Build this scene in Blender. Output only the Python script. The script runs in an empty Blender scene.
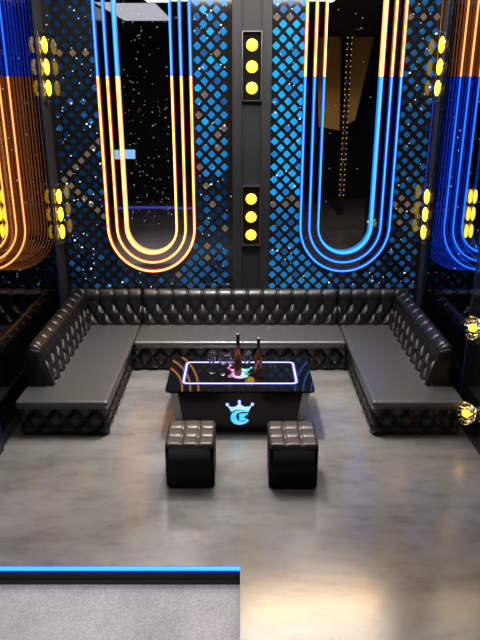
import bpy, bmesh, math, random
from mathutils import Vector, Matrix
random.seed(7)
sc = bpy.context.scene
COL = sc.collection
PI = math.pi

# ------------------------------------------------------------------ materials
def mat(name, base=(.5, .5, .5), rough=.5, metal=0.0, ior=1.5, trans=0.0, emit=None, strength=0.0, coat=0.0, sample=True):
    m = bpy.data.materials.new(name); m.use_nodes = True
    b = m.node_tree.nodes['Principled BSDF']
    b.inputs['Base Color'].default_value = (*base, 1)
    b.inputs['Roughness'].default_value = rough
    b.inputs['Metallic'].default_value = metal
    b.inputs['IOR'].default_value = ior
    b.inputs['Transmission Weight'].default_value = trans
    b.inputs['Coat Weight'].default_value = coat
    if emit:
        b.inputs['Emission Color'].default_value = (*emit, 1)
        b.inputs['Emission Strength'].default_value = strength
    if not sample:
        m.cycles.emission_sampling = 'NONE'
    return m

def nodes(m):
    nt = m.node_tree
    return nt, nt.nodes, nt.links, nt.nodes['Principled BSDF']

def noise(nt, scale, detail=4, rough=.55, vec=None, sx=(1, 1, 1)):
    tc = nt.nodes.new('ShaderNodeTexCoord'); mp = nt.nodes.new('ShaderNodeMapping')
    mp.inputs['Scale'].default_value = sx
    nt.links.new(tc.outputs['Object'], mp.inputs['Vector'])
    n = nt.nodes.new('ShaderNodeTexNoise')
    n.inputs['Scale'].default_value = scale; n.inputs['Detail'].default_value = detail; n.inputs['Roughness'].default_value = rough
    nt.links.new(mp.outputs['Vector'], n.inputs['Vector'])
    return n

def ramp(nt, src, stops):
    r = nt.nodes.new('ShaderNodeValToRGB')
    e = r.color_ramp.elements
    while len(e) < len(stops): e.new(.5)
    for i, (p, c) in enumerate(stops):
        e[i].position = p; e[i].color = (*c, 1)
    nt.links.new(src, r.inputs['Fac'])
    return r

M = {}
# polished concrete platform
m = mat('polished_concrete', rough=.3, ior=1.5); nt, N, L, B = nodes(m)
n1 = noise(nt, 1.5, 8, .66, sx=(.6, 1.3, 1)); r1 = ramp(nt, n1.outputs['Fac'], [(.28, (.095, .088, .083)), (.46, (.155, .146, .138)), (.56, (.175, .166, .158)), (.72, (.20, .191, .183))])
n2 = noise(nt, 7, 6, .62, sx=(.65, 1.3, 1)); r2 = ramp(nt, n2.outputs['Fac'], [(.3, (.78, .78, .78)), (.48, (1, 1, 1)), (.7, (1.06, 1.06, 1.06))])
mx = N.new('ShaderNodeMix'); mx.data_type = 'RGBA'; mx.blend_type = 'MULTIPLY'; mx.inputs['Factor'].default_value = 1
L.new(r1.outputs['Color'], mx.inputs['A']); L.new(r2.outputs['Color'], mx.inputs['B']); L.new(mx.outputs['Result'], B.inputs['Base Color'])
r3 = ramp(nt, n1.outputs['Fac'], [(.3, (.12, .12, .12)), (.7, (.2, .2, .2))]); L.new(r3.outputs['Color'], B.inputs['Roughness'])
bp = N.new('ShaderNodeBump'); bp.inputs['Strength'].default_value = .12; bp.inputs['Distance'].default_value = .01
L.new(n2.outputs['Fac'], bp.inputs['Height']); L.new(bp.outputs['Normal'], B.inputs['Normal'])
B.inputs['IOR'].default_value = 1.7
M['floor'] = m
# matt lower floor
m = mat('rough_concrete', rough=.75); nt, N, L, B = nodes(m)
n1 = noise(nt, 2.2, 8, .65); n2 = noise(nt, 95, 3, .6)
r1 = ramp(nt, n1.outputs['Fac'], [(.3, (.27, .26, .265)), (.7, (.40, .385, .39))])
r2 = ramp(nt, n2.outputs['Fac'], [(.35, (.72, .72, .74)), (.65, (1.12, 1.12, 1.12))])
mx = N.new('ShaderNodeMix'); mx.data_type = 'RGBA'; mx.blend_type = 'MULTIPLY'; mx.inputs['Factor'].default_value = 1
L.new(r1.outputs['Color'], mx.inputs['A']); L.new(r2.outputs['Color'], mx.inputs['B']); L.new(mx.outputs['Result'], B.inputs['Base Color'])
M['lower'] = m
# black leather
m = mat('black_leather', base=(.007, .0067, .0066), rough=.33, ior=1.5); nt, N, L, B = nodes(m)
n1 = noise(nt, 160, 2, .5); bp = N.new('ShaderNodeBump'); bp.inputs['Strength'].default_value = .06; bp.inputs['Distance'].default_value = .002
L.new(n1.outputs['Fac'], bp.inputs['Height']); L.new(bp.outputs['Normal'], B.inputs['Normal'])
M['leather'] = m
m = mat('lit_seat_leather', base=(.05, .0498, .0495), rough=.34, ior=1.75); M['seat'] = m  # paler base paints in the ceiling light reflected on the seats
M['stool_body'] = mat('ottoman_shaded_leather', base=(.004, .004, .004), rough=.5, ior=1.25)  # base darkened for the shaded ottoman sides
M['stool_top'] = mat('ottoman_lit_leather', base=(.03, .021, .016), rough=.38, ior=1.5)  # brown base paints in warm light reflected on the tops
M['black'] = mat('black_gloss', base=(.004, .004, .005), rough=.12, ior=1.5)
M['matt_black'] = mat('matt_black', base=(.008, .008, .009), rough=.6)
M['box_black'] = mat('box_lining', base=(.0025, .002, .002), rough=.6, ior=1.2)
M['wallglass'] = mat('black_wall_glass', base=(.009, .0083, .0077), rough=.09, ior=1.6)
m = mat('dark_concrete', base=(.04, .04, .042), rough=.55); nt, N, L, B = nodes(m)
n1 = noise(nt, 5, 8, .7, sx=(1, 1, .4)); r1 = ramp(nt, n1.outputs['Fac'], [(.3, (.007, .007, .008)), (.62, (.0125, .0125, .0135)), (.75, (.022, .022, .024))]); L.new(r1.outputs['Color'], B.inputs['Base Color'])
M['pillar'] = m
M['backing'] = mat('sign_backing', base=(.022, .016, .022), rough=.3)
M['steel'] = mat('brushed_steel', base=(.42, .42, .43), rough=.3, metal=1)
M['gunmetal'] = mat('gunmetal', base=(.25, .24, .235), rough=.32, metal=1)
M['chrome'] = mat('chrome', base=(.75, .74, .72), rough=.08, metal=1)
M['mirror'] = mat('smoked_mirror', base=(.30, .30, .32), rough=.015, metal=1)
M['tabletop'] = mat('black_table_glass', base=(.004, .004, .0045), rough=.02, ior=1.27)
M['tablebody'] = mat('black_lacquer', base=(.007, .006, .0055), rough=.2, ior=1.4)
M['ceiling'] = mat('ceiling_dark', base=(.03, .03, .032), rough=.7)
M['gold'] = mat('gold_panel', base=(.75, .42, .09), rough=.5, metal=.25)
M['greypanel'] = mat('grey_ceiling_panel', base=(.5, .5, .5), rough=.6)
M['o_core'] = mat('neon_orange_core', base=(0, 0, 0), emit=(1, .44, .10), strength=5.0)
M['o_body'] = mat('neon_orange_halo', base=(.02, .01, .01), emit=(.85, .075, .003), strength=.8)  # dim glow for the halo around the orange tubes
M['b_core'] = mat('neon_blue_core', base=(0, 0, 0), emit=(.02, .22, 1), strength=3.2)
M['b_body'] = mat('neon_blue_halo', base=(.01, .01, .02), emit=(.0, .012, .62), strength=.9)  # dim glow for the halo around the blue tubes and step strip
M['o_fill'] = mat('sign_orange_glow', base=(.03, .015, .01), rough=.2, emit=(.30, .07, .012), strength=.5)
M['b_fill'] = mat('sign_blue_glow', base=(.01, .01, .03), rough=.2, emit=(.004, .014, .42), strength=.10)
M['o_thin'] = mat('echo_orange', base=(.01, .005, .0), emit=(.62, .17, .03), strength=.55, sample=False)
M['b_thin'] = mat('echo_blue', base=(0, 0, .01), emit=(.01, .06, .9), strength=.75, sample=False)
M['amber'] = mat('amber_bulb', base=(.3, .2, .02), emit=(1, .60, .02), strength=4.5)
M['led'] = mat('cyan_led', base=(0, 0, 0), emit=(.02, .27, 1), strength=2.6)
M['led_blue'] = mat('blue_led', base=(0, 0, 0), emit=(.12, .12, 1), strength=1.2)
M['white_neon'] = mat('white_violet_neon', base=(0, 0, 0), emit=(.72, .72, 1), strength=1.6)
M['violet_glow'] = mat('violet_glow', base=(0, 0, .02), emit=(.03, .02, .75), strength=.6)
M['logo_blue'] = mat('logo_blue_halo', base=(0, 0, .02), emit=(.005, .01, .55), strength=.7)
M['star'] = mat('star_light', base=(0, 0, 0), emit=(.75, .88, 1), strength=1.6, sample=False)
M['warm_panel'] = mat('warm_lamp', base=(.8, .8, .8), emit=(1, .93, .85), strength=15)
M['amber_panel'] = mat('amber_lamp', base=(.8, .8, .8), emit=(1, .67, .36), strength=44)
M['cool_panel'] = mat('soft_lamp', base=(.8, .8, .8), emit=(1, .98, .96), strength=18)
M['dim_panel'] = mat('dim_lamp', base=(.8, .8, .8), emit=(.92, .93, 1), strength=30)
M['grey_glow'] = mat('grey_glow_panel', base=(.5, .5, .5), emit=(.95, .97, 1), strength=1.5)
M['white_lamp'] = mat('white_lamp', base=(.8, .8, .8), emit=(1, .97, .92), strength=3)
M['screen'] = mat('pale_blue_screen', base=(.1, .1, .1), emit=(.25, .6, 1), strength=3)
M['clear'] = mat('clear_glass', base=(1, 1, 1), rough=0, trans=1, ior=1.45)
m = bpy.data.materials.new('thin_glass'); m.use_nodes = True; nt = m.node_tree; nt.nodes.clear()
o = nt.nodes.new('ShaderNodeOutputMaterial'); t = nt.nodes.new('ShaderNodeBsdfTransparent'); t.inputs['Color'].default_value = (.93, .93, .97, 1)
g = nt.nodes.new('ShaderNodeBsdfGlossy'); g.inputs['Roughness'].default_value = .02
fz = nt.nodes.new('ShaderNodeLayerWeight'); fz.inputs['Blend'].default_value = .5
mt = nt.nodes.new('ShaderNodeMath'); mt.operation = 'POWER'; mt.inputs[1].default_value = 1.5; nt.links.new(fz.outputs['Facing'], mt.inputs[0])
ma = nt.nodes.new('ShaderNodeMath'); ma.operation = 'MULTIPLY_ADD'; ma.inputs[1].default_value = .85; ma.inputs[2].default_value = .12; nt.links.new(mt.outputs[0], ma.inputs[0])
mi = nt.nodes.new('ShaderNodeMixShader'); nt.links.new(ma.outputs[0], mi.inputs[0]); nt.links.new(t.outputs[0], mi.inputs[1]); nt.links.new(g.outputs[0], mi.inputs[2]); nt.links.new(mi.outputs[0], o.inputs['Surface'])
M['thin'] = m
M['bottle'] = mat('wine_bottle_glass', base=(.35, .12, .07), rough=.04, trans=.75, ior=1.5)
M['foil'] = mat('black_foil', base=(.01, .01, .012), rough=.3)
# side mirror glass built as a tinted see-through pane
m = bpy.data.materials.new('mirror_stand_in_pane'); m.use_nodes = True; nt = m.node_tree; nt.nodes.clear()
o = nt.nodes.new('ShaderNodeOutputMaterial'); t = nt.nodes.new('ShaderNodeBsdfTransparent'); t.inputs['Color'].default_value = (.62, .62, .68, 1)
g = nt.nodes.new('ShaderNodeBsdfGlossy'); g.inputs['Roughness'].default_value = .01; g.inputs['Color'].default_value = (.8, .8, .9, 1)
mi = nt.nodes.new('ShaderNodeMixShader'); mi.inputs[0].default_value = .05; nt.links.new(t.outputs[0], mi.inputs[1]); nt.links.new(g.outputs[0], mi.inputs[2]); nt.links.new(mi.outputs[0], o.inputs['Surface'])
M['pane'] = m
# crown logo: cyan to white by height across the emblem
def grad(name, axis, stops, strength):
    m = mat(name, base=(0, 0, 0)); nt, N, L, B = nodes(m)
    tc = N.new('ShaderNodeTexCoord'); sp = N.new('ShaderNodeSeparateXYZ'); L.new(tc.outputs['Generated'], sp.inputs[0])
    r = ramp(nt, sp.outputs[axis], stops); L.new(r.outputs['Color'], B.inputs['Emission Color']); B.inputs['Emission Strength'].default_value = strength
    return m
M['logo_front'] = grad('emblem_cyan', 'Z', [(0, (.25, .75, 1)), (.3, (.03, .75, .95)), (.5, (.12, .85, .95)), (.72, (.6, .95, 1)), (1, (.9, .92, 1))], 1.0)
M['logo_top'] = grad('emblem_pink_cyan', 'X', [(0, (1, .05, .45)), (.3, (1, .45, .85)), (.55, (.95, .85, 1)), (.75, (.25, .95, .95)), (1, (.03, .75, .75))], 1.2)
# diamond tiles, glow and mirrored light put into their tints
TILE = []
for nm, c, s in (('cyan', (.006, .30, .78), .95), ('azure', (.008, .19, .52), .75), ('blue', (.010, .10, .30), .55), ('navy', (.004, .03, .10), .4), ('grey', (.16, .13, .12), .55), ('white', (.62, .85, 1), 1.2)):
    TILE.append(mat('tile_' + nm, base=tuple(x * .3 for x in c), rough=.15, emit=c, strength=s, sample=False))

# ------------------------------------------------------------------ helpers
def link(name, bm, m, parent=None, smooth=True, sharp=None, wn=False):
    me = bpy.data.meshes.new(name); bm.normal_update(); bm.to_mesh(me); bm.free()
    for mm in (m if isinstance(m, (list, tuple)) else [m]): me.materials.append(mm)
    if smooth:
        for p in me.polygons: p.use_smooth = True
        if sharp: me.set_sharp_from_angle(angle=math.radians(sharp))
    o = bpy.data.objects.new(name, me); COL.objects.link(o)
    if parent: o.parent = parent
    if wn:
        w = o.modifiers.new('wn', 'WEIGHTED_NORMAL'); w.keep_sharp = True
    return o
def tag(o, label=None, cat=None, group=None, kind=None):
    if label: o['label'] = label
    if cat: o['category'] = cat
    if group: o['group'] = group
    if kind: o['kind'] = kind
    return o
def thing(name, loc, label, cat, group=None):
    o = bpy.data.objects.new(name, None); COL.objects.link(o); o.location = loc; o.empty_display_size = .1
    return tag(o, label, cat, group)
def copy_tree(src, loc=None, label=None, group=None, rotz=None, flip=False):
    r = src.copy(); COL.objects.link(r)
    for ch in src.children:
        c = ch.copy(); COL.objects.link(c); c.parent = r
        for g in ch.children:
            d = g.copy(); COL.objects.link(d); d.parent = c
    if loc is not None: r.location = loc
    if rotz is not None: r.rotation_euler.z = rotz
    if label: r['label'] = label
    if group: r['group'] = group
    return r
def box(bm, x0, x1, y0, y1, z0, z1, mi=0, bevel=0, seg=2):
    t = bmesh.new()
    bmesh.ops.create_cube(t, size=1)
    for v in t.verts: v.co = Vector(((x0 + x1) / 2 + v.co.x * (x1 - x0), (y0 + y1) / 2 + v.co.y * (y1 - y0), (z0 + z1) / 2 + v.co.z * (z1 - z0)))
    if bevel: bmesh.ops.bevel(t, geom=t.edges[:], offset=bevel, segments=seg, profile=.5, affect='EDGES')
    merge(bm, t, mi)
def merge(bm, t, mi=0):
    vm = {v: bm.verts.new(v.co) for v in t.verts}
    for f in t.faces:
        try:
            nf = bm.faces.new([vm[v] for v in f.verts]); nf.material_index = mi or f.material_index
        except ValueError: pass
    t.free()
def boxobj(name, x0, x1, y0, y1, z0, z1, m, parent=None, bevel=0, seg=2):
    bm = bmesh.new(); box(bm, x0, x1, y0, y1, z0, z1, 0, bevel, seg)
    return link(name, bm, m, parent, smooth=bool(bevel), wn=bool(bevel))
def struct(name, *a, **k):
    return tag(boxobj(name, *a, **k), kind='structure')
def grid(bm, nu, nv, f, mi=0):
    vs = [[bm.verts.new(f(i / nu, j / nv)) for j in range(nv + 1)] for i in range(nu + 1)]
    for i in range(nu):
        for j in range(nv):
            fc = bm.faces.new((vs[i][j], vs[i + 1][j], vs[i + 1][j + 1], vs[i][j + 1])); fc.material_index = mi
    return vs
def tube(bm, pts, r, seg=8, closed=False, mi=0):
    n = len(pts); rings = []
    for i, p in enumerate(pts):
        a = pts[(i - 1) % n] if (closed or i > 0) else p
        b = pts[(i + 1) % n] if (closed or i < n - 1) else p
        t = (Vector(b) - Vector(a)).normalized()
        up = Vector((0, 1, 0)) if abs(t.y) < .9 else Vector((1, 0, 0))
        x = t.cross(up).normalized(); y = x.cross(t)
        rings.append([bm.verts.new(Vector(p) + x * r * math.cos(2 * PI * k / seg) + y * r * math.sin(2 * PI * k / seg)) for k in range(seg)])
    for i in range(n if closed else n - 1):
        A, Bq = rings[i], rings[(i + 1) % n]
        for k in range(seg):
            f = bm.faces.new((A[k], A[(k + 1) % seg], Bq[(k + 1) % seg], Bq[k])); f.material_index = mi
    if not closed:
        for rg in (rings[0], rings[-1]):
            f = bm.faces.new(rg); f.material_index = mi
def lathe(bm, prof, seg=24, c=(0, 0, 0), axis='z'):
    rings = []
    for r, z in prof:
        ring = []
        for k in range(seg):
            a = 2 * PI * k / seg; x, y = r * math.cos(a), r * math.sin(a)
            p = (x, y, z) if axis == 'z' else ((x, z, y) if axis == 'y' else (z, x, y))
            ring.append(bm.verts.new(Vector(c) + Vector(p)))
        rings.append(ring)
    for A, Bq in zip(rings, rings[1:]):
        for k in range(seg): bm.faces.new((A[k], A[(k + 1) % seg], Bq[(k + 1) % seg], Bq[k]))
    bm.faces.new(rings[0][::-1]); bm.faces.new(rings[-1])
    bmesh.ops.recalc_face_normals(bm, faces=bm.faces[:])

# ------------------------------------------------------------------ room
WY = 7.44
struct('floor', 0, 7, -4.0, 7.6, -.4, 0, M['floor'])
struct('floor', -7, 0, 3.47, 7.6, -.4, 0, M['floor'])
struct('floor_lower', -7, 0, -4.0, 3.47, -.4, -.122, M['lower'])
struct('ceiling', -7, 7, -4.2, 7.6, 4.2, 4.3, M['ceiling'])
struct('wall_front', -7, 7, -4.2, -4.0, -.4, 4.2, M['matt_black'])
struct('wall_far_left', -7.2, -7, -4.2, 7.6, -.4, 4.2, M['matt_black'])
struct('wall_far_right', 7, 7.2, -4.2, 7.6, -.4, 4.2, M['matt_black'])
# platform riser
struct('trim_1', -6, 0, 3.452, 3.47, -.098, -.0352, M['matt_black'])
struct('trim_2', -6, 0, 3.435, 3.47, -.122, -.098, M['pillar'])
t = thing('led_strip', (-3, 3.46, -.012), 'cyan glowing strip light along the platform step edge', 'strip light')
boxobj('diffuser', -3, 3, -.008, .0095, -.009, .009, M['led'], t)
boxobj('led_halo', -3, 3, -.008, .0095, -.023, -.009, M['b_body'], t)  # blue glow under the strip, put in as a glowing bar

# neon sign geometry: upright stadium, straight legs from z1 up to top
TOP = 4.19
def ushape(cx, y, hw, zc, z0=None, n=28, lo=None, hi=None):
    """points of a U open at the ceiling; only the piece between heights lo..hi of the legs"""
    pts = [(cx - hw, y, TOP)]
    for k in range(n + 1):
        a = PI + PI * k / n
        pts.append((cx + hw * math.cos(a), y, zc + hw * math.sin(a) * z0))
    pts.append((cx + hw, y, TOP))
    return pts
SW = 3.135
def u_split(cx, y, hw, zc, sq):
    low = [p for p in ushape(cx, y, hw, zc, sq)]
    low[0] = (cx - hw, y, SW); low[-1] = (cx + hw, y, SW)
    upL = [(cx - hw, y, SW), (cx - hw, y, TOP)]; upR = [(cx + hw, y, SW), (cx + hw, y, TOP)]
    return low, upL, upR
def flat_u(bm, cx, y0, y1, hw_o, hw_i, zc, sq, lo, hi, n=28, legs=(0, 1)):
    """a flat band following the U between half widths, from front y0 to back y1"""
    def path(hw):
        P = []
        if lo is None:
            P.append((cx - hw, hi))
            for k in range(n + 1):
                a = PI + PI * k / n; P.append((cx + hw * math.cos(a), zc + hw * math.sin(a) * sq))
            P.append((cx + hw, hi))
            return [P]
        return [[(cx - hw, lo), (cx - hw, hi)], [(cx + hw, lo), (cx + hw, hi)]]
    pairs = list(zip(path(hw_o), path(hw_i)))
    for Po, Pi in (pairs if lo is None else [pairs[k] for k in legs]):
        ring = []
        for (xo, zo), (xi, zi) in zip(Po, Pi):
            ring.append([bm.verts.new((xo, y0, zo)), bm.verts.new((xi, y0, zi)), bm.verts.new((xi, y1, zi)), bm.verts.new((xo, y1, zo))])
        for A, Bq in zip(ring, ring[1:]):
            for k in range(4): bm.faces.new((A[k], A[(k + 1) % 4], Bq[(k + 1) % 4], Bq[k]))
        bm.faces.new(ring[0]); bm.faces.new(ring[-1][::-1])
    bmesh.ops.recalc_face_normals(bm, faces=bm.faces[:])

SQ = 1.04
def neon(name, cx, hws, zc, low, up, label, group, mirror=True, echoes=0, estep=0.0, fill=False):
    t = thing(name, (cx, WY, 1.0), label, 'neon sign', group)
    def P(nm, bm, m, **k):
        bmesh.ops.translate(bm, vec=(-cx, -WY, -1.0), verts=bm.verts[:])
        return link(nm, bm, m, t, **k)
    yb = WY
    for hw in hws:
        inner = hw == hws[-1]
        lowp, uL, uR = u_split(cx, yb - .028, hw, zc, SQ)
        r = .0092
        bm = bmesh.new(); tube(bm, lowp, r); P('neon_tube', bm, M[low + '_core'])
        bm = bmesh.new(); tube(bm, uL, r); P('neon_tube', bm, M[up + '_core'])
        bm = bmesh.new(); tube(bm, uR, r); P('neon_tube', bm, M[up + '_core'])
        bm = bmesh.new(); flat_u(bm, cx, yb - .028, yb, hw + .0185, hw - (.008 if inner else .0185), zc, SQ, None, SW); P('halo_band', bm, M[low + '_body'], smooth=False)  # halo around each tube painted as a dim glowing band
        for leg in (0, 1):
            bm = bmesh.new(); flat_u(bm, cx, yb - .028, yb, hw + .0185, hw - (.008 if inner else .0185), zc, SQ, SW, TOP, legs=(leg,)); P('halo_band', bm, M[up + '_body'], smooth=False)
    # bright reveal lining the inside of the innermost tube
    hw = hws[-1] - .008
    bm = bmesh.new(); flat_u(bm, cx, yb - .030, yb + .045, hw, hw - .002, zc, SQ, None, SW); P('inner_light_band', bm, M[low + '_core'], smooth=False)
    for leg in (0, 1):
        bm = bmesh.new(); flat_u(bm, cx, yb - .030, yb + .045, hw, hw - .002, zc, SQ, SW, TOP, legs=(leg,)); P('inner_light_band', bm, M[up + '_core'], smooth=False)
    # bands between the tubes
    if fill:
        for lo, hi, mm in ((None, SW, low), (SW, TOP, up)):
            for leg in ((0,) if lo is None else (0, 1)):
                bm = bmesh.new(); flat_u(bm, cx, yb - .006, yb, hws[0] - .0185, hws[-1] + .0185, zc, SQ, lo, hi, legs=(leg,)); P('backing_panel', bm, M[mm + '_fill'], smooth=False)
    else:
        bm = bmesh.new(); flat_u(bm, cx, yb - .006, yb, hws[0] - .0185, hws[-1] + .0185, zc, SQ, None, TOP); P('backing_panel', bm, M['mirror'], smooth=False)
    if mirror:
        bm = bmesh.new(); n = 28; hw = hws[-1] - .008
        pts = [(cx - hw, TOP)] + [(cx + hw * math.cos(PI + PI * k / n), zc + hw * SQ * math.sin(PI + PI * k / n)) for k in range(n + 1)] + [(cx + hw, TOP)]
        f = bm.faces.new([bm.verts.new((x, yb + .05, z)) for x, z in pts])
        ex = bmesh.ops.extrude_face_region(bm, geom=[f])
        bmesh.ops.translate(bm, vec=(0, .012, 0), verts=[v for v in ex['geom'] if isinstance(v, bmesh.types.BMVert)])
        bmesh.ops.recalc_face_normals(bm, faces=bm.faces[:])
        P('mirror', bm, M['mirror'], smooth=False)
    sgn = 1 if cx < 0 else -1
    for e in range(1, echoes + 1):  # thin tubes stand in for repeated reflections of the sign
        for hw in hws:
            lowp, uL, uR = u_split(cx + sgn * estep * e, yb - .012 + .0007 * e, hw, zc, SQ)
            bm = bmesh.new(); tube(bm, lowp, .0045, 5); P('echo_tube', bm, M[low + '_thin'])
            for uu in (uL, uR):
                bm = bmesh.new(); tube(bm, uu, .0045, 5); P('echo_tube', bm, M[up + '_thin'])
    return t

LCX, RCX = -1.038, 1.228
HW = (.505, .401, .297)
ZC = 1.478
neon('neon_sign', LCX, HW, ZC, 'o', 'b', 'oval neon sign around a dark mirror, orange lower part, left of the central pillar', 'oval neon signs')
neon('neon_sign', RCX, (.521, .417, .313), 1.495, 'b', 'o', 'oval neon sign around a dark mirror, blue lower part, right of the central pillar', 'oval neon signs')
neon('neon_sign', -3.03, (.515, .411, .307), 1.50, 'o', 'b', 'orange neon outlines standing in for the sign reflected in the left glass pane', 'oval neon signs', echoes=9, estep=.037, fill=True)  # side signs stand in for reflections in the side glass
neon('neon_sign', 2.905, (.515, .411, .307), 1.50, 'b', 'o', 'blue neon outlines standing in for the sign reflected in the right glass pane', 'oval neon signs', echoes=8, estep=.033, fill=True)

# back wall: black glass with flush diamond tiles, openings for the two recessed ovals
def wall_back(x0, x1, name, holes=(), tiles=True, dim=False):
    bm = bmesh.new()
    def inside(x, z, cx, hw, zc, pad=0):
        if z >= zc: return abs(x - cx) < hw + pad
        return ((x - cx) / (hw + pad)) ** 2 + ((z - zc) / (hw * SQ + pad)) ** 2 < 1
    # wall plate as vertical slices around the openings
    xs = [x0]
    if holes:
        cx, hw, zc, _ = holes[0]; n = 28
        pts = [(cx + hw * math.cos(PI + PI * k / n), zc + hw * SQ * math.sin(PI + PI * k / n)) for k in range(n + 1)]
        box(bm, x0, cx - hw, WY, WY + .02, 0, TOP); box(bm, cx + hw, x1, WY, WY + .02, 0, TOP)
        for (xa, za), (xb, zb) in zip(pts, pts[1:]):
            v = [bm.verts.new((xa, WY, 0)), bm.verts.new((xb, WY, 0)), bm.verts.new((xb, WY, zb)), bm.verts.new((xa, WY, za))]
            bm.faces.new(v)
        box(bm, x0, x1, WY + .075, WY + .12, 0, TOP)
    else:
        box(bm, x0, x1, WY, WY + .12, 0, TOP)
    rnd = random.Random(3 if x0 < 0 else 5)
    P = .141; r = .0425
    if tiles:
        for half in (0, 1):
            for j in range(0, 32):
                z = .55 + j * P + half * P / 2
                if z > 4.15: continue
                i0 = int(math.floor(x0 / P)) - 1
                for i in range(i0, i0 + int((x1 - x0) / P) + 3):
                    x = i * P + half * P / 2 + .035
                    if x < x0 + .04 or x > x1 - .04: continue
                    if holes and inside(x, z, holes[0][0], holes[0][3], holes[0][2], .035): continue
                    # which tint: painted glow, brightest near the pillar, duller towards the corners
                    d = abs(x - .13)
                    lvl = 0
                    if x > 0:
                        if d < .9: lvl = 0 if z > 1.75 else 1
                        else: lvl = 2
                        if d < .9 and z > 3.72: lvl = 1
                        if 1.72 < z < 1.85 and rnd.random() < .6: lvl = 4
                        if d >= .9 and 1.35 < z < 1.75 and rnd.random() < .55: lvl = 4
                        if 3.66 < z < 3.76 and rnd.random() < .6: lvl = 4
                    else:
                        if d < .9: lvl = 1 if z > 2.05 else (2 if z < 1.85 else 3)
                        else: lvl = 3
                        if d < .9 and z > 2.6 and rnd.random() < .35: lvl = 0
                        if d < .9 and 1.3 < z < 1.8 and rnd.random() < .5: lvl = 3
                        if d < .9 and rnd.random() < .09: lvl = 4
                        # tan tiles paint warm lamp reflections along two slanting rows
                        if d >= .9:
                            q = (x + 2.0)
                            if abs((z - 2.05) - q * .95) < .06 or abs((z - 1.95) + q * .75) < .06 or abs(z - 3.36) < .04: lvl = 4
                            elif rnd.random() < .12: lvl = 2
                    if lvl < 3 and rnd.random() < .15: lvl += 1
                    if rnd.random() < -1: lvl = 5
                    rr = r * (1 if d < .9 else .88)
                    vs = []
                    for a in range(4):
                        for da in (-.13, .13):
                            ang = a * PI / 2 + da
                            rad = rr * (1.06 if True else 1) / (abs(math.cos(ang)) + abs(math.sin(ang))) * 1.0
                            vs.append((x + rad * math.cos(ang) , z + rad * math.sin(ang)))
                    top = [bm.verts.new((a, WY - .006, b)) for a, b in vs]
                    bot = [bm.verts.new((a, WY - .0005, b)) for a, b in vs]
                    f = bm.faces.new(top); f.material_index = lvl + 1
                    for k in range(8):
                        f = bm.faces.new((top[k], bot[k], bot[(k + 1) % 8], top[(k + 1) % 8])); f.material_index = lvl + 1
    bmesh.ops.recalc_face_normals(bm, faces=bm.faces[:])
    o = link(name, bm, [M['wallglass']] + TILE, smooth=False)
    return tag(o, kind='structure')
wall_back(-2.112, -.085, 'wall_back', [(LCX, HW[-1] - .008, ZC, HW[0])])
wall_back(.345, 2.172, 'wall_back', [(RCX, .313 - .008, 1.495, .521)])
wall_back(-7, -2.113, 'stand_in_wall_left', [(-3.03, .307 - .008, 1.50, .515)], tiles=False)  # plain walls of the side bays, built in place of reflections
wall_back(2.173, 7, 'stand_in_wall_right', [(2.905, .307 - .008, 1.50, .515)], tiles=False)

# pillars
def pillar():
    bm = bmesh.new()
    box(bm, -.084, .022, 7.428, 7.56, 0, 4.2, bevel=.004, seg=1)
    box(bm, .236, .343, 7.428, 7.56, 0, 4.2, bevel=.004, seg=1)
    box(bm, .022, .236, 7.462, 7.56, 0, 4.2)
    return tag(link('pillar', bm, M['pillar'], smooth=False), kind='structure')
pillar()
struct('pillar', -2.118, -2.09, 7.15, 7.44, 0, 4.2, M['pillar'])
struct('pillar', 2.15, 2.178, 7.15, 7.44, 0, 4.2, M['pillar'])

# amber wall lamps: open box with three round bulbs (front faces -Y)
def sconce(label, zs, zlo, zhi, w=.214, dep=.075, group='amber box wall lamps'):
    zc = (zlo + zhi) / 2
    t = thing('wall_lamp', (0, 0, zc), label, 'wall lamp', group)
    h = (zhi - zlo) / 2; x = w / 2; e = .008
    bm = bmesh.new()
    for a in ((-x, -x + e, -dep, 0, -h, h), (x - e, x, -dep, 0, -h, h), (-x + e, x - e, -dep, 0, -h, -h + e), (-x + e, x - e, -dep, 0, h - e, h)): box(bm, *a)
    link('frame', bm, M['steel'], t, smooth=False)
    boxobj('backplate', -x + e, x - e, -.012, 0, -h + e, h - e, M['box_black'], t)
    for z in zs:
        bm = bmesh.new(); lathe(bm, [(.045, -.012), (.04, -.03), (.03, -.034)], 20, (0, 0, z - zc), 'y'); link('lamp_holder', bm, M['gunmetal'], t)
        bm = bmesh.new(); lathe(bm, [(.038, -.03), (.055, -.04), (.0615, -.055), (.055, -.07), (.035, -.08), (.01, -.084)], 24, (0, 0, z - zc), 'y'); link('bulb', bm, M['amber'], t)
    return t
s1 = sconce('upper amber three-bulb box lamp on the central pillar', (3.448, 3.231, 3.016), 2.882, 3.584); s1.location = (.129, 7.462, s1.location.z)
s2 = sconce('lower amber three-bulb box lamp on the central pillar', (1.815, 1.606, 1.395), 1.271, 1.961); s2.location = (.129, 7.462, s2.location.z)
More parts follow.
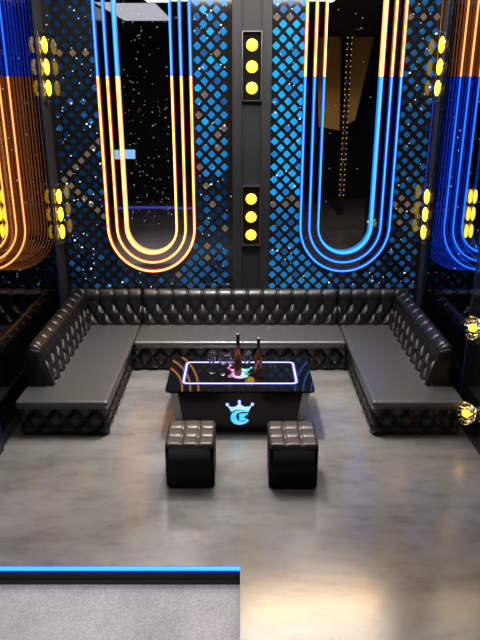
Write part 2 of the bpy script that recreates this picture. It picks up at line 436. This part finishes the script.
# corner lamps: narrower open brackets, bulbs standing proud
def corner_lamp(zs):
    zc = zs[1]
    t = thing('wall_lamp', (0, 0, zc), '', 'wall lamp', 'amber box wall lamps')
    h = zs[0] - zc + .13
    boxobj('backplate', -.075, .075, -.012, 0, -h, h, M['gunmetal'], t, bevel=.003, seg=1)
    for s in (-h, h): boxobj('end_cap', -.075, .075, -.05, -.012, s - .006, s + .006, M['steel'], t)
    for z in zs:
        bm = bmesh.new(); lathe(bm, [(.055, -.012), (.055, -.035), (.045, -.04)], 20, (0, 0, z - zc), 'y'); link('lamp_holder', bm, M['chrome'], t)
        bm = bmesh.new(); lathe(bm, [(.07, -.04), (.08, -.043), (.08, -.05), (.068, -.058), (.03, -.063)], 24, (0, 0, z - zc), 'y'); link('bulb', bm, M['amber'], t)
    return t
hi = corner_lamp((3.44, 3.225, 3.015)); lo = corner_lamp((1.865, 1.665, 1.462))
Z1, Z2 = hi.location.z, lo.location.z
hi.location = (-2.09, 7.27, Z1); hi.rotation_euler.z = PI / 2; hi['label'] = 'upper amber three-bulb lamp on the left corner pillar'
lo.location = (-2.09, 7.27, Z2); lo.rotation_euler.z = PI / 2; lo['label'] = 'lower amber three-bulb lamp on the left corner pillar'
copy_tree(hi, (2.15, 7.25, Z1), 'upper amber three-bulb lamp on the right corner pillar', rotz=-PI / 2)
copy_tree(lo, (2.15, 7.25, Z2), 'lower amber three-bulb lamp on the right corner pillar', rotz=-PI / 2)

for x, l in ((-2.745, 'amber three-bulb lamp standing in for a reflection in the left glass pane, nearer the tubes'), (-2.80, 'amber lamp standing in for a reflection in the left glass pane, deeper in the oval'),
             (2.665, 'amber three-bulb lamp standing in for a reflection in the right glass pane, nearer the tubes'), (2.72, 'amber lamp standing in for a reflection in the right glass pane, deeper in the oval')):
    c = copy_tree(lo, (x, WY + .05, Z2 - .03), l, rotz=0); c.scale = (.30, 1, 1)  # small lamps stand in for mirrored corner lamps
# see-through panes in place of side mirrors, and black side walls
tag(boxobj('mirror_stand_in_1', -2.112, -2.104, 4.93, 7.145, .0, 4.2, M['pane']), kind='structure')
tag(boxobj('mirror_stand_in_2', 2.118, 2.126, 5.50, 7.145, .0, 4.2, M['pane']), kind='structure')
M['blue_edge'] = mat('blue_edge_trim', base=(.03, .05, .12), rough=.3, metal=.6, emit=(.02, .07, .25), strength=.06)
struct('trim_3', -2.118, -2.098, 7.145, 7.15, 0, 4.2, M['blue_edge'])
struct('trim_4', 2.112, 2.132, 7.145, 7.15, 0, 4.2, M['blue_edge'])
struct('wall_left', -2.16, -2.09, 4.2, 4.92, 0, 4.2, M['black'])
struct('wall_right', 2.09, 2.16, 4.3, 5.47, 0, 4.2, M['black'])
struct('trim_5', -2.165, -2.085, 4.92, 4.932, 0, 4.2, M['blue_edge'])
struct('trim_6', 2.085, 2.165, 5.47, 5.482, 0, 4.2, M['blue_edge'])

# ------------------------------------------------------------------ tufted sofa
def puff(p, q, e=.42):
    a, b = p + q, p - q
    t = min(abs(a - round(a)), abs(b - round(b)))
    return .72 * (1 - math.exp(-(t / .13) ** 1.15)) + .28 * abs(math.sin(PI * a) * math.sin(PI * b)) ** .8
def button(p, q, w, h):
    """dent at the lattice crossings (integer p+q and p-q)"""
    a, b = p + q, p - q
    da, db = a - round(a), b - round(b)
    return math.exp(-(da * da + db * db) / .012)
def backrest_profile(n=92):
    """(depth, z, s) from below the seat up the face, over the roll, down the rear"""
    raw = []
    for k in range(25):
        u = k / 24; z = .30 + u * (.635 - .30); raw.append((.02 + .10 * ((z - .30) / .335) ** 1.2, z))
    cx, cz, r = .195, .635, .0
    for k in range(1, 22):
        a = PI - PI * k / 21
        raw.append((.187 + .067 * math.cos(a), .642 + .088 * math.sin(a)))
    for k in range(1, 6): raw.append((.254, .642 - (.60) * k / 5))
    S = [0]
    for a, b in zip(raw, raw[1:]): S.append(S[-1] + math.hypot(b[0] - a[0], b[1] - a[1]))
    out = []
    for i in range(n + 1):
        t = (i / n)
        s = S[-1] * (t * .74 if t < .82 else .74 * .82 + (t - .82) / .18 * (1 - .74 * .82))
        k = max(j for j in range(len(S)) if S[j] <= s + 1e-9); k = min(k, len(raw) - 2)
        f = (s - S[k]) / (S[k + 1] - S[k])
        d = raw[k][0] + f * (raw[k + 1][0] - raw[k][0]); z = raw[k][1] + f * (raw[k + 1][1] - raw[k][1])
        nx, nz = -(raw[k + 1][1] - raw[k][1]), (raw[k + 1][0] - raw[k][0]); l = math.hypot(nx, nz)
        out.append((d, z, s, nx / l, nz / l))
    return out
PROF = backrest_profile()
HS = .120
def backrest(name, length, w, place, parent, ends=(False, False), phase=0.0):
    """place(along, depth, z) -> Vector; along in 0..length"""
    bm = bmesh.new(); n = int(length / w * 18)
    s_top = .305; s_end = .47
    def f(u, v):
        x = u * length; d, z, s, nx, nz = PROF[round(v * (len(PROF) - 1))]
        p = x / w + phase; q = (s - (s_top - 2 * HS)) / (2 * HS)
        if s < s_top:
            h = puff(p, q) * .040 - .014 * button(p, q, w, HS)
        else:
            e2 = puff(p, 1)
            gd = abs(p - round(p)) * w
            flat = 1 - .42 * math.exp(-(gd / .008) ** 2) - .10 * math.exp(-(gd / .03) ** 2)
            k = min(1, (s - s_top) / .075); k = k * k * (3 - 2 * k)
            h = (e2 * (1 - k) + k * flat) * .040
            h *= 1 if s < s_end else max(0, 1 - (s - s_end) / .08)
            h -= .014 * math.exp(-((p - round(p)) ** 2) / .006) * max(0, 1 - (s - s_top) / .03)
        # seams at the two ends
        en = min(x, length - x)
        h -= .03 * math.exp(-(en / .012) ** 2)
        return place(x, d + nx * h, z + nz * h)
    grid(bm, n, len(PROF) - 1, f)
    bmesh.ops.recalc_face_normals(bm, faces=bm.faces[:])
    return link(name, bm, M['leather'], parent)
def end_panel(name, along, place, parent, out):
    """smooth padded panel closing the open end of a backrest, with piping round its edge"""
    pts = [(d, z) for d, z, s, nx, nz in PROF if z > .05]
    pts = [(d - (.035 if d < .15 else 0), z) for d, z in pts]
    pts = [(pts[0][0], .30)] + pts + [(.254, .05), (pts[0][0], .05)]
    bm = bmesh.new()
    c = (sum(p[0] for p in pts) / len(pts), sum(p[1] for p in pts) / len(pts))
    rings = []
    for k, (sc_, o) in enumerate(((1.0, -.03), (1.0, .0), (.97, .012), (.90, .018), (.5, .022))):
        rings.append([bm.verts.new(place(along + out * o, c[0] + (d - c[0]) * sc_, c[1] + (z - c[1]) * sc_)) for d, z in pts])
    for A, B_ in zip(rings, rings[1:]):
        for k in range(len(pts)): bm.faces.new((A[k], A[(k + 1) % len(pts)], B_[(k + 1) % len(pts)], B_[k]))
    bm.faces.new(rings[-1])
    bmesh.ops.recalc_face_normals(bm, faces=bm.faces[:])
    o = link(name, bm, M['leather'], parent)
    bm = bmesh.new(); tube(bm, [tuple(place(along + out * .006, d, z)) for d, z in pts[8:-3]], .006, 6); link('piping', bm, M['leather'], o)
    return o
def tuft_panel(name, length, w, z0, z1, place, parent, phase=0.0):
    bm = bmesh.new(); n = int(length / w * 18); H = z1 - z0; hs = .112
    def f(u, v):
        x = u * length; z = z0 + v * H
        p = x / w + phase; q = (z - (z1 - .008)) / (2 * hs)
        h = puff(p, q, .4) * .036 - .012 * button(p, q, w, hs)
        ed = min(v * H, 1e9); h -= .03 * math.exp(-((z - z0) / .02) ** 2)
        en = min(x, length - x); h -= .03 * math.exp(-(en / .015) ** 2)
        return place(x, h, z)
    grid(bm, n, 34, f)
    bmesh.ops.recalc_face_normals(bm, faces=bm.faces[:])
    return link(name, bm, M['leather'], parent)
def cushion(name, x0, x1, y0, y1, parent, z0=.285, z1=.36):
    bm = bmesh.new(); t = bmesh.new(); bmesh.ops.create_cube(t, size=1)
    for v in t.verts: v.co = Vector(((x0 + x1) / 2 + v.co.x * (x1 - x0), (y0 + y1) / 2 + v.co.y * (y1 - y0), (z0 + z1) / 2 + v.co.z * (z1 - z0)))
    top = [e for e in t.edges if not all(v.co.z < (z0 + z1) / 2 for v in e.verts)]
    bmesh.ops.bevel(t, geom=top, offset=.03, segments=5, profile=.5, affect='EDGES')
    merge(bm, t)
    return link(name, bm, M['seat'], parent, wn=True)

def make_sofa():
    X0, XI, Y0, YR, YF = 2.03, 1.19, 5.16, 7.17, 6.615
    t = thing('sectional_sofa', (0, 6.3, 0), 'large black leather U-shaped tufted sofa facing the glowing table in the middle bay', 'sofa', 'tufted U-shaped sofas')
    org = Vector((0, 6.3, 0))
    V = lambda x, y, z: Vector((x, y, z)) - org
    for s in (-1, 1):
        a, b = sorted((s * X0, s * XI))
        cushion('seat_cushion', a, b, Y0 - 6.3, YR + .02 - 6.3, t)
        # solid plinth set back behind the tufting
        a2, b2 = sorted((s * (X0 - .03), s * (XI + .05)))
        boxobj('base', a2, b2, Y0 + .05 - 6.3, YR - 6.3, .0, .288, M['matt_black'], t)
        fw = X0 - XI
        tuft_panel('tufted_front', fw - .02, .18, .012, .288, (lambda x, h, z, s=s: V((-X0 + .01 + x) if s < 0 else (XI + .01 + x), Y0 + .045 - h, z)), t, phase=.15)
        tuft_panel('tufted_side', 1.62, .18, .012, .288, (lambda y, h, z, s=s: V(s * (XI + .045 - h), Y0 + .02 + y, z)), t)
        # side backrest and its open end
        yb = 5.50
        bs = backrest('backrest', 7.40 - yb, .19, (lambda y, d, z, s=s, yb=yb: V(s * (X0 - .27 + d), yb + y, z)), t, phase=.5)
        end_panel('end_panel', yb, (lambda y, d, z, s=s: V(s * (X0 - .27 + d), y, z)), t, -1)
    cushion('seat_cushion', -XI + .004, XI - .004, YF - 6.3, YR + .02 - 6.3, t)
    boxobj('base', -XI - .04, XI + .04, YF + .05 - 6.3, YR - 6.3, 0, .288, M['matt_black'], t)
    tuft_panel('tufted_front', 2 * XI + .06, .18, .012, .288, lambda x, h, z: V(-XI - .03 + x, YF + .045 - h, z), t, phase=.2)
    # rear backrest in three lengths with visible seams
    W = .174
    for xa, xb in ((-X0, -1.165), (-1.165, 1.165), (1.165, X0)):
        backrest('backrest', xb - xa, (xb - xa) / round((xb - xa) / W), (lambda x, d, z, xa=xa: V(xa + x, YR - .02 + d, z)), t)
    return t
sofa = make_sofa()
copy_tree(sofa, (-4.2, 6.3, 0), 'black tufted sofa standing in for the reflection in the left glass pane')  # side sofas stand in for the main sofa mirrored in the glass
copy_tree(sofa, (4.24, 6.3, 0), 'black tufted sofa standing in for the reflection in the right glass pane')

# ------------------------------------------------------------------ table
CROWN = [(72, 112), (120, 135), (160, 135), (200, 118), (222, 85), (245, 85), (262, 112), (300, 132), (360, 130), (398, 108), (352, 200), (300, 178), (245, 168), (190, 170), (150, 186), (125, 200)]
CEE = [(345, 207), (300, 188), (245, 180), (195, 188), (150, 207), (122, 240), (112, 280), (125, 325), (160, 358), (210, 376), (265, 374), (320, 355), (360, 322), (345, 303), (325, 325), (270, 337), (222, 328), (190, 294), (186, 250), (206, 216), (250, 199), (300, 198)]
FLAG = [(229, 226), (354, 222), (287, 272), (345, 308), (322, 318), (229, 320)]
def circ(cx, cy, r, n=14): return [(cx + r * math.cos(2 * PI * k / n), cy + r * math.sin(2 * PI * k / n)) for k in range(n)]
SHAPES = [CROWN, CEE, FLAG, circ(70, 100, 20), circ(232, 62, 20), circ(406, 96, 20)]
def emblem(name, f, nrm, m, parent, grow=0, th=.004):
    """f(u, v) -> point on the face; nrm is the outward direction"""
    bm = bmesh.new(); nrm = Vector(nrm)
    for S in SHAPES:
        if grow:
            cx = sum(p[0] for p in S) / len(S); cy = sum(p[1] for p in S) / len(S); n = len(S); Q = []
            area = sum(S[i][0] * S[(i + 1) % n][1] - S[(i + 1) % n][0] * S[i][1] for i in range(n)); sg = 1 if area > 0 else -1
            for i in range(n):
                a, b = Vector(S[i - 1]), Vector(S[(i + 1) % n]); d = (b - a).normalized()
                Q.append((S[i][0] + sg * d.y * grow, S[i][1] - sg * d.x * grow))
            S = Q
        vs = [bm.verts.new(f(*p)) for p in S]
        fc = bm.faces.new(vs)
        ex = bmesh.ops.extrude_face_region(bm, geom=[fc])
        bmesh.ops.translate(bm, vec=nrm * th, verts=[v for v in ex['geom'] if isinstance(v, bmesh.types.BMVert)])
    bmesh.ops.triangulate(bm, faces=[q for q in bm.faces if len(q.verts) > 4])
    bmesh.ops.recalc_face_normals(bm, faces=bm.faces[:])
    return link(name, bm, m, parent, smooth=False)

def make_table():
    TY = 5.58
    t = thing('bar_table', (0, TY, 0), 'low black glossy table with a glowing blue crown emblem and neon outline on its top', 'table')
    yf, yr = 5.19 - TY, 5.975 - TY
    def octo(hx, ya, yb, c, z): return [(-hx + c, ya, z), (hx - c, ya, z), (hx, ya + c, z), (hx, yb - c, z), (hx - c, yb, z), (-hx + c, yb, z), (-hx, yb - c, z), (-hx, ya + c, z)]
    # body: tapered, chamfered corners
    A = octo(.59, 5.24 - TY, 5.90 - TY, .085, .014); B_ = octo(.648, 5.215 - TY, 5.95 - TY, .085, .432)
    bm = bmesh.new(); va = [bm.verts.new(p) for p in A]; vb = [bm.verts.new(p) for p in B_]
    for k in range(8): bm.faces.new((va[k], va[(k + 1) % 8], vb[(k + 1) % 8], vb[k]))
    bm.faces.new(va[::-1]); bm.faces.new(vb); bmesh.ops.recalc_face_normals(bm, faces=bm.faces[:])
    link('body', bm, M['tablebody'], t, smooth=False)
    boxobj('plinth', -.55, .55, 5.29 - TY, 5.86 - TY, 0, .014, M['matt_black'], t)
    # metal facets on the four chamfers
    for k in (1, 3, 5, 7):
        bm = bmesh.new(); p = [Vector(A[k]), Vector(A[(k + 1) % 8]), Vector(B_[(k + 1) % 8]), Vector(B_[k])]
        nr = (p[1] - p[0]).cross(p[2] - p[0]).normalized(); c = sum(p, Vector()) / 4
        if nr.dot(Vector((c.x, c.y, 0))) < 0: nr = -nr
        p = [c + (q - c) * .96 for q in p]
        v1 = [bm.verts.new(q + nr * .004) for q in p]; v0 = [bm.verts.new(q - nr * .002) for q in p]
        bm.faces.new(v1)
        for j in range(4): bm.faces.new((v1[j], v0[j], v0[(j + 1) % 4], v1[(j + 1) % 4]))
        bmesh.ops.recalc_face_normals(bm, faces=bm.faces[:])
        link('corner_trim', bm, M['gunmetal'], t, smooth=False)
    # glass top
    def rr(hx, ya, yb, r, n=6):
        P = []
        for cx, cy, a0 in ((hx - r, ya + r, -PI / 2), (hx - r, yb - r, 0), (-hx + r, yb - r, PI / 2), (-hx + r, ya + r, PI)):
            for k in range(n + 1):
                a = a0 + PI / 2 * k / n; P.append((cx + r * math.cos(a), cy + r * math.sin(a)))
        return P
    out = rr(.677, yf, yr, .05)
    bm = bmesh.new(); lo = [bm.verts.new((x, y, .432)) for x, y in out]; mid = [bm.verts.new((x, y, .447)) for x, y in out]; hi_ = [bm.verts.new((x * .996, yf + (y - yf) * .994 + .002, .45)) for x, y in out]
    n = len(out)
    for a, b in ((lo, mid), (mid, hi_)):
        for k in range(n): bm.faces.new((a[k], a[(k + 1) % n], b[(k + 1) % n], b[k]))
    bm.faces.new(lo[::-1]); bm.faces.new(hi_)
    bmesh.ops.recalc_face_normals(bm, faces=bm.faces[:])
    top = link('glass_top', bm, M['tabletop'], t, smooth=False)
    # neon outline let into the top
    def ring(nm, a, b, z0, z1, m, ro, ri):
        bm = bmesh.new(); o_ = rr(a[0], a[1], a[2], ro); i_ = rr(b[0], b[1], b[2], ri); n = len(o_)
        L4 = [[bm.verts.new((x, y, z)) for x, y in P] for P, z in ((o_, z0), (o_, z1), (i_, z1), (i_, z0))]
        for q in range(4):
            A_, B2 = L4[q], L4[(q + 1) % 4]
            for k in range(n): bm.faces.new((A_[k], A_[(k + 1) % n], B2[(k + 1) % n], B2[k]))
        bmesh.ops.recalc_face_normals(bm, faces=bm.faces[:])
        return link(nm, bm, m, t, smooth=False)
    ya, yb = 5.345 - TY, 5.85 - TY
    g = ring('neon_outline', (.532, ya, yb), (.516, ya + .018, yb - .018), .4495, .4525, M['white_neon'], .05, .036)
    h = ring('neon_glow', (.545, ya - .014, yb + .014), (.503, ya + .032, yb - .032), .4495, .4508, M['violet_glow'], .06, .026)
    # emblems
    fz = lambda X, Y: Vector(((X / 13.33 - 18) * .00905, 0, .334 - (Y / 13.33 - 4.5) * .01025))
    yface = lambda z: (5.24 + (5.215 - 5.24) * (z - .014) / .418) - TY
    def ff(off): return lambda X, Y: Vector((fz(X, Y).x, yface(fz(X, Y).z) + off, fz(X, Y).z))
    nf = (0, -1, 0)
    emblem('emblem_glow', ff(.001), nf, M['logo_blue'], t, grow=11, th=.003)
    emblem('crown_emblem', ff(-.002), nf, M['logo_front'], t, th=.005)
    ft = lambda X, Y: Vector(((X / 13.33 - 18) * .0088, 5.60 - TY - (Y / 13.33 - 16.5) * .0115, .4502))
    e = emblem('crown_emblem', ft, (0, 0, 1), M['logo_top'], t, th=.002); e['label'] = 'pink and cyan emblem lying in the table top'
    return t
make_table()

# ------------------------------------------------------------------ bottles and glasses
def bottle(label, loc, s=1.0):
    t = thing('wine_bottle', loc, label, 'bottle', 'wine bottles on the table')
    bm = bmesh.new(); lathe(bm, [(.03, 0), (.036, .006), (.0365, .17), (.034, .2), (.022, .245), (.0155, .275), (.0145, .30)], 28); link('glass_body', bm, M['bottle'], t)
    bm = bmesh.new(); lathe(bm, [(.0152, .29), (.0162, .292), (.0155, .385), (.017, .388), (.017, .397), (.0155, .399)], 20); link('foil_neck', bm, M['foil'], t)
    bm = bmesh.new(); lathe(bm, [(.0155, .399), (.0155, .404), (.013, .406)], 20); link('cap', bm, M['steel'], t)
    t.scale = (s, s, s)
    return t
bottle('dark wine bottle behind the pink emblem, between the wine glasses', (-.019, 5.545, .4502), 1.03)
bottle('dark wine bottle standing apart on the right of the last wine glass', (.172, 5.50, .4502), .98)
def glass(label, loc):
    t = thing('wine_glass', loc, label, 'wine glass', 'wine glasses on the table')
    bm = bmesh.new(); lathe(bm, [(.006, .098), (.022, .108), (.034, .128), (.038, .152), (.036, .185), (.031, .222), (.0295, .222), (.0345, .185), (.0365, .152), (.0325, .130), (.02, .111), (.003, .103)], 24); link('bowl', bm, M['thin'], t)
    bm = bmesh.new(); lathe(bm, [(.0035, .006), (.0032, .05), (.0045, .099)], 12); link('stem', bm, M['thin'], t)
    bm = bmesh.new(); lathe(bm, [(.031, 0), (.032, .002), (.02, .004), (.004, .008)], 24); link('foot', bm, M['thin'], t)
    return t
g0 = glass('clear wine glass farthest from the two bottles', (-.268, 5.587, .4502))
copy_tree(g0, (-.162, 5.552, .4502), 'clear wine glass second from the left, clear of the bottles')
copy_tree(g0, (-.094, 5.515, .4502), 'clear wine glass close beside the taller bottle, on its left')
copy_tree(g0, (.071, 5.575, .4502), 'clear wine glass standing between the two wine bottles')

# ------------------------------------------------------------------ ottomans
def ottoman(label, loc):
    t = thing('ottoman', loc, label, 'stool', 'cube ottomans in front of the table')
    hx, hy, H = .193, .20, .405
    bm = bmesh.new(); tb = bmesh.new(); bmesh.ops.create_cube(tb, size=1)
    for v in tb.verts: v.co = Vector((v.co.x * 2 * hx, v.co.y * 2 * hy, .008 + (v.co.z + .5) * (H - .044)))
    bmesh.ops.bevel(tb, geom=[e for e in tb.edges if abs(e.verts[0].co.z - e.verts[1].co.z) > .1], offset=.03, segments=5, affect='EDGES')
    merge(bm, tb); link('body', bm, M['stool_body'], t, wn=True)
    boxobj('foot_plate', -hx + .02, hx - .02, -hy + .02, hy - .02, 0, .008, M['matt_black'], t)
    bm = bmesh.new(); n = 54
    def f(u, v):
        x, y = (u * 2 - 1), (v * 2 - 1)
        # rounded square plan, softly rolled at the rim
        m_ = max(abs(x), abs(y)); 
        px, py = x * hx, y * hy
        r = .03
        def cl(a, h): 
            return a
        # corner rounding
        ex, ey = max(0, abs(px) - (hx - r)), max(0, abs(py) - (hy - r))
        l = math.hypot(ex, ey)
        if l > r: 
            k = r / l; px = math.copysign(hx - r + ex * k, px) if ex else px; py = math.copysign(hy - r + ey * k, py) if ey else py
        edge = min(hx - abs(px), hy - abs(py), (r - math.hypot(ex, ey)) if (ex and ey) else 9)
        roll = .028
        z = H - .006
        if edge < roll: z -= roll - math.sqrt(max(0, roll * roll - (roll - max(0, edge)) ** 2))
        # three by three pads
        a = (x * 1.5 + 1.5); b = (y * 1.5 + 1.5)
        def crease(c):
            d = min(abs(c - 1), abs(c - 2)); return 1 - math.exp(-(d / .09) ** 1.2)
        pad = min(crease(a), crease(b))
        ca = min(abs(a - 1), abs(a - 2)); cb = min(abs(b - 1), abs(b - 2))
        z += .010 * pad - .012 * math.exp(-(ca * ca + cb * cb) / .03)
        return Vector((px, py, z))
    vs = grid(bm, n, n, f)
    rim = [vs[i][0] for i in range(n + 1)] + [vs[n][j] for j in range(1, n + 1)] + [vs[i][n] for i in range(n - 1, -1, -1)] + [vs[0][j] for j in range(n - 1, 0, -1)]
    low = [bm.verts.new((v.co.x, v.co.y, H - .036)) for v in rim]
    for k in range(len(rim)): bm.faces.new((rim[k], rim[(k + 1) % len(rim)], low[(k + 1) % len(rim)], low[k]))
    bmesh.ops.recalc_face_normals(bm, faces=bm.faces[:])
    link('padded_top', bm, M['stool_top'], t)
    return t
o1 = ottoman('black leather cube ottoman in front of the orange lit end of the table', (-.396, 4.55, 0))
copy_tree(o1, (.422, 4.54, 0), 'black leather cube ottoman in front of the blue lit end of the table')

# ------------------------------------------------------------------ crystal lamps on the black right wall
def crystal_lamp(label, loc):
    t = thing('crystal_wall_lamp', loc, label, 'wall lamp', 'crystal wall lamps')
    bm = bmesh.new(); lathe(bm, [(.05, 0), (.05, -.015), (.02, -.02), (.014, -.05)], 20, (0, 0, 0), 'x'); link('mount', bm, M['chrome'], t)
    bm = bmesh.new(); bmesh.ops.create_icosphere(bm, subdivisions=2, radius=.036, matrix=Matrix.Translation((-.085, 0, 0))); link('bulb', bm, M['amber'], t)
    bm = bmesh.new(); rnd = random.Random(4)
    for k in range(9):
        a = 2 * PI * k / 9
        for ring_, (rad, off, sz) in enumerate(((.078, -.10, .035), (.06, -.045, .03))):
            p = Vector((off, rad * math.cos(a + ring_ * .35), rad * math.sin(a + ring_ * .35)))
            tb = bmesh.new(); bmesh.ops.create_icosphere(tb, subdivisions=1, radius=sz * .8, matrix=Matrix.Translation(p) @ Matrix.Rotation(a, 4, 'X') @ Matrix.Diagonal((1.5, 1, .55, 1)))
            merge(bm, tb)
    link('crystal_petals', bm, M['clear'], t, smooth=False)
    bm = bmesh.new(); tube(bm, [(-.05, .085 * math.cos(2 * PI * k / 24), .085 * math.sin(2 * PI * k / 24)) for k in range(24)], .006, 6, True); link('ring', bm, M['chrome'], t)
    return t
c1 = crystal_lamp('crystal wall lamp with amber bulb, upper one on the black wall right of the sofa', (2.09, 5.16, 1.07))
copy_tree(c1, (2.09, 5.06, .30), 'crystal wall lamp with amber bulb, low beside the front corner of the sofa')

# ------------------------------------------------------------------ pinpoint star lights on the walls
def stars(name, spots, y):
    bm = bmesh.new()
    for x, z, r in spots:
        bmesh.ops.create_icosphere(bm, subdivisions=1, radius=r, matrix=Matrix.Translation((x, y, z)))
    return tag(link(name, bm, M['star']), kind='stuff')
rnd = random.Random(11); sp = []
while len(sp) < 230:
    x, z = rnd.uniform(-2.05, 2.1), rnd.uniform(.75, 4.1)
    if -.1 < x < .36: continue
    if any(abs(x - c) < h for c, h in ((LCX, .54), (RCX, .56))) and z > .95: continue
    sp.append((x, z, rnd.choice((.0035, .004, .0045, .005, .006, .006, .0075, .011))))
tag(stars('star_lights', sp, WY - .008), 'tiny white pinpoint star lights scattered over the diamond patterned wall', 'star lights')
sp = [(LCX + rnd.uniform(-.24, .24), rnd.uniform(1.5, 4.0), rnd.choice((.0018, .0026, .0036))) for k in range(150)]  # glowing specks on the mirrors in place of star reflections
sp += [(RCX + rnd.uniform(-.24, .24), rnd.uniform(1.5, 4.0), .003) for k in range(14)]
tag(stars('star_lights', sp, WY + .047), 'fine white specks standing in for star reflections in the dark oval mirrors', 'star lights')
sp = [(s * rnd.uniform(2.36, 3.6), rnd.uniform(.7, 4.1), rnd.choice((.004, .006, .008))) for k in range(80) for s in (-1, 1)]  # glowing dots in place of stars mirrored in the side glass
tag(stars('star_lights', sp, WY - .014), 'tiny white dots standing in for star reflections behind the side glass panes', 'star lights')

# ------------------------------------------------------------------ ceiling lights and the hall the mirrors look at
def ceiling_light(label, x0, x1, y0, y1, m):
    t = thing('ceiling_light', ((x0 + x1) / 2, (y0 + y1) / 2, 4.2), label, 'ceiling light', 'ceiling lights')
    hx, hy = (x1 - x0) / 2, (y1 - y0) / 2
    bm = bmesh.new(); e = .02
    for a in ((-hx - e, hx + e, -hy - e, -hy, -.05, 0), (-hx - e, hx + e, hy, hy + e, -.05, 0), (-hx - e, -hx, -hy, hy, -.05, 0), (hx, hx + e, -hy, hy, -.05, 0)): box(bm, *a)
    link('frame', bm, M['matt_black'], t, smooth=False)
    boxobj('diffuser', -hx, hx, -hy, hy, -.04, -.001, m, t)
    return t
ceiling_light('long warm ceiling light above the rear backrest', -2.0, 2.0, 6.6, 7.06, M['warm_panel'])
ceiling_light('wide soft ceiling light over the table', -1.3, 1.3, 5.0, 5.9, M['cool_panel'])
ceiling_light('large pale grey ceiling panel with painted glow, nearest the left black wall', -2.06, -1.2, 2.4, 4.95, M['grey_glow'])  # its glow replaces light falling on a grey ceiling panel
t = thing('cove_light', (1.05, 7.37, 4.07), 'slim amber cove light high on the back wall right of the central pillar', 'ceiling light', 'ceiling lights')
boxobj('housing', -1.0, 1.0, 0, .035, -.09, .129, M['matt_black'], t)
boxobj('diffuser', -1.0, 1.0, -.02, 0, -.08, .12, M['amber_panel'], t)
def added_spot(label, x, y, power, deg, col):  # added ceiling spots that brighten lower floor, table and baffle
    t = thing('added_spot', (x, y, 4.2), label, 'ceiling light', 'ceiling lights')
    bm = bmesh.new(); lathe(bm, [(.11, 0), (.11, -.02), (.085, -.02), (.085, -.004)], 28); link('ring', bm, M['steel'], t)
    bm = bmesh.new(); lathe(bm, [(.084, -.004), (.08, -.008)], 28); link('lens', bm, M['white_lamp'], t)
    l = bpy.data.lights.new('added_spot_beam', 'SPOT'); l.energy = power; l.spot_size = math.radians(deg); l.spot_blend = 1; l.shadow_soft_size = .08; l.color = col
    o = bpy.data.objects.new('beam', l); COL.objects.link(o); o.parent = t; o.location = (0, 0, -.10)
added_spot('added round spot brightening the lower floor', -1.1, 2.5, 520, 66, (1, .97, .98))
added_spot('added round spot brightening the table', -.2, 5.9, 900, 68, (1, .97, .95))
added_spot('added round spot brightening the gold hanging baffle', 2.5, .3, 260, 130, (1, .9, .75))
t = thing('led_strip', (-2.2, -2.9, .01), 'violet glowing strip light across the far hall floor', 'strip light')
boxobj('diffuser', -1.5, 1.5, -.02, .02, -.131, -.08, M['led_blue'], t)

# gold folded baffles and a black column with small lights, standing outside the right of the picture
G0 = Vector((2.7, -1.5, 4.2))
t = thing('gold_baffle', G0, 'folded gold hanging baffle seen only in the blue oval mirror', 'hanging panel')
bm = bmesh.new()
for P in ([(1.80, -1.5, 4.18), (2.40, -1.6, 4.18), (2.46, -1.5, 2.05), (1.92, -1.4, 2.15)], [(2.66, -1.65, 4.18), (3.2, -1.65, 4.18), (2.84, -1.55, 2.3), (2.66, -1.55, 2.2)]):
    a = [Vector(p) - G0 for p in P]; v = [bm.verts.new(p) for p in a]; w = [bm.verts.new(p + Vector((0, -.03, 0))) for p in a]
    bm.faces.new(v); bm.faces.new(w[::-1])
    for k in range(4): bm.faces.new((v[k], w[k], w[(k + 1) % 4], v[(k + 1) % 4]))
bmesh.ops.recalc_face_normals(bm, faces=bm.faces[:])
link('gold_sheet', bm, M['gold'], t, smooth=False)
t = thing('light_column', (2.55, -1.25, 0), 'slim black column dotted with small amber and blue lights seen in the blue oval mirror', 'column')
boxobj('shaft', -.06, .06, -.04, .04, 0, 4.19, M['matt_black'], t)
bm = bmesh.new(); bm2 = bmesh.new()
for k in range(30):
    z = .5 + k * .125
    for x in (-.05, .05): box(bm, x - .008, x + .008, .04, .046, z, z + .018)
    if k % 3 == 0: box(bm2, -.03, .0, .04, .046, z + .05, z + .075)
link('amber_dots', bm, M['amber'], t, smooth=False); link('blue_dots', bm2, M['led_blue'], t, smooth=False)
t = thing('wall_screen', (-3.0, -1.6, 1.46), 'pale blue glowing screen seen in the orange oval mirror', 'screen')
boxobj('display', -.36, .36, 0, .02, -.1, .12, M['screen'], t); boxobj('housing', -.38, .38, -.05, 0, -.12, .14, M['black'], t); boxobj('post', -.03, .03, -.05, 0, -1.585, -.12, M['black'], t)

# ------------------------------------------------------------------ world, camera
w = bpy.data.worlds.new('room_dark'); sc.world = w; w.use_nodes = True
w.node_tree.nodes['Background'].inputs[0].default_value = (.02, .021, .026, 1); w.node_tree.nodes['Background'].inputs[1].default_value = .15
cam = bpy.data.cameras.new('camera'); co = bpy.data.objects.new('camera', cam); COL.objects.link(co)
cam.sensor_fit = 'VERTICAL'; cam.sensor_height = 32; cam.lens = 32; cam.clip_start = .05
co.location = (0, 0, 3.0); co.rotation_euler = (PI / 2 - math.radians(19.8), 0, 0)
sc.camera = co
vs = sc.view_settings
vs.view_transform = 'Standard'; vs.look = 'None'; vs.gamma = 1; vs.use_curve_mapping = False; vs.exposure = 0.0
sc.cycles.use_denoising = True
sc.cycles.max_bounces = 10; sc.cycles.transparent_max_bounces = 12
sc.cycles.sample_clamp_indirect = 6
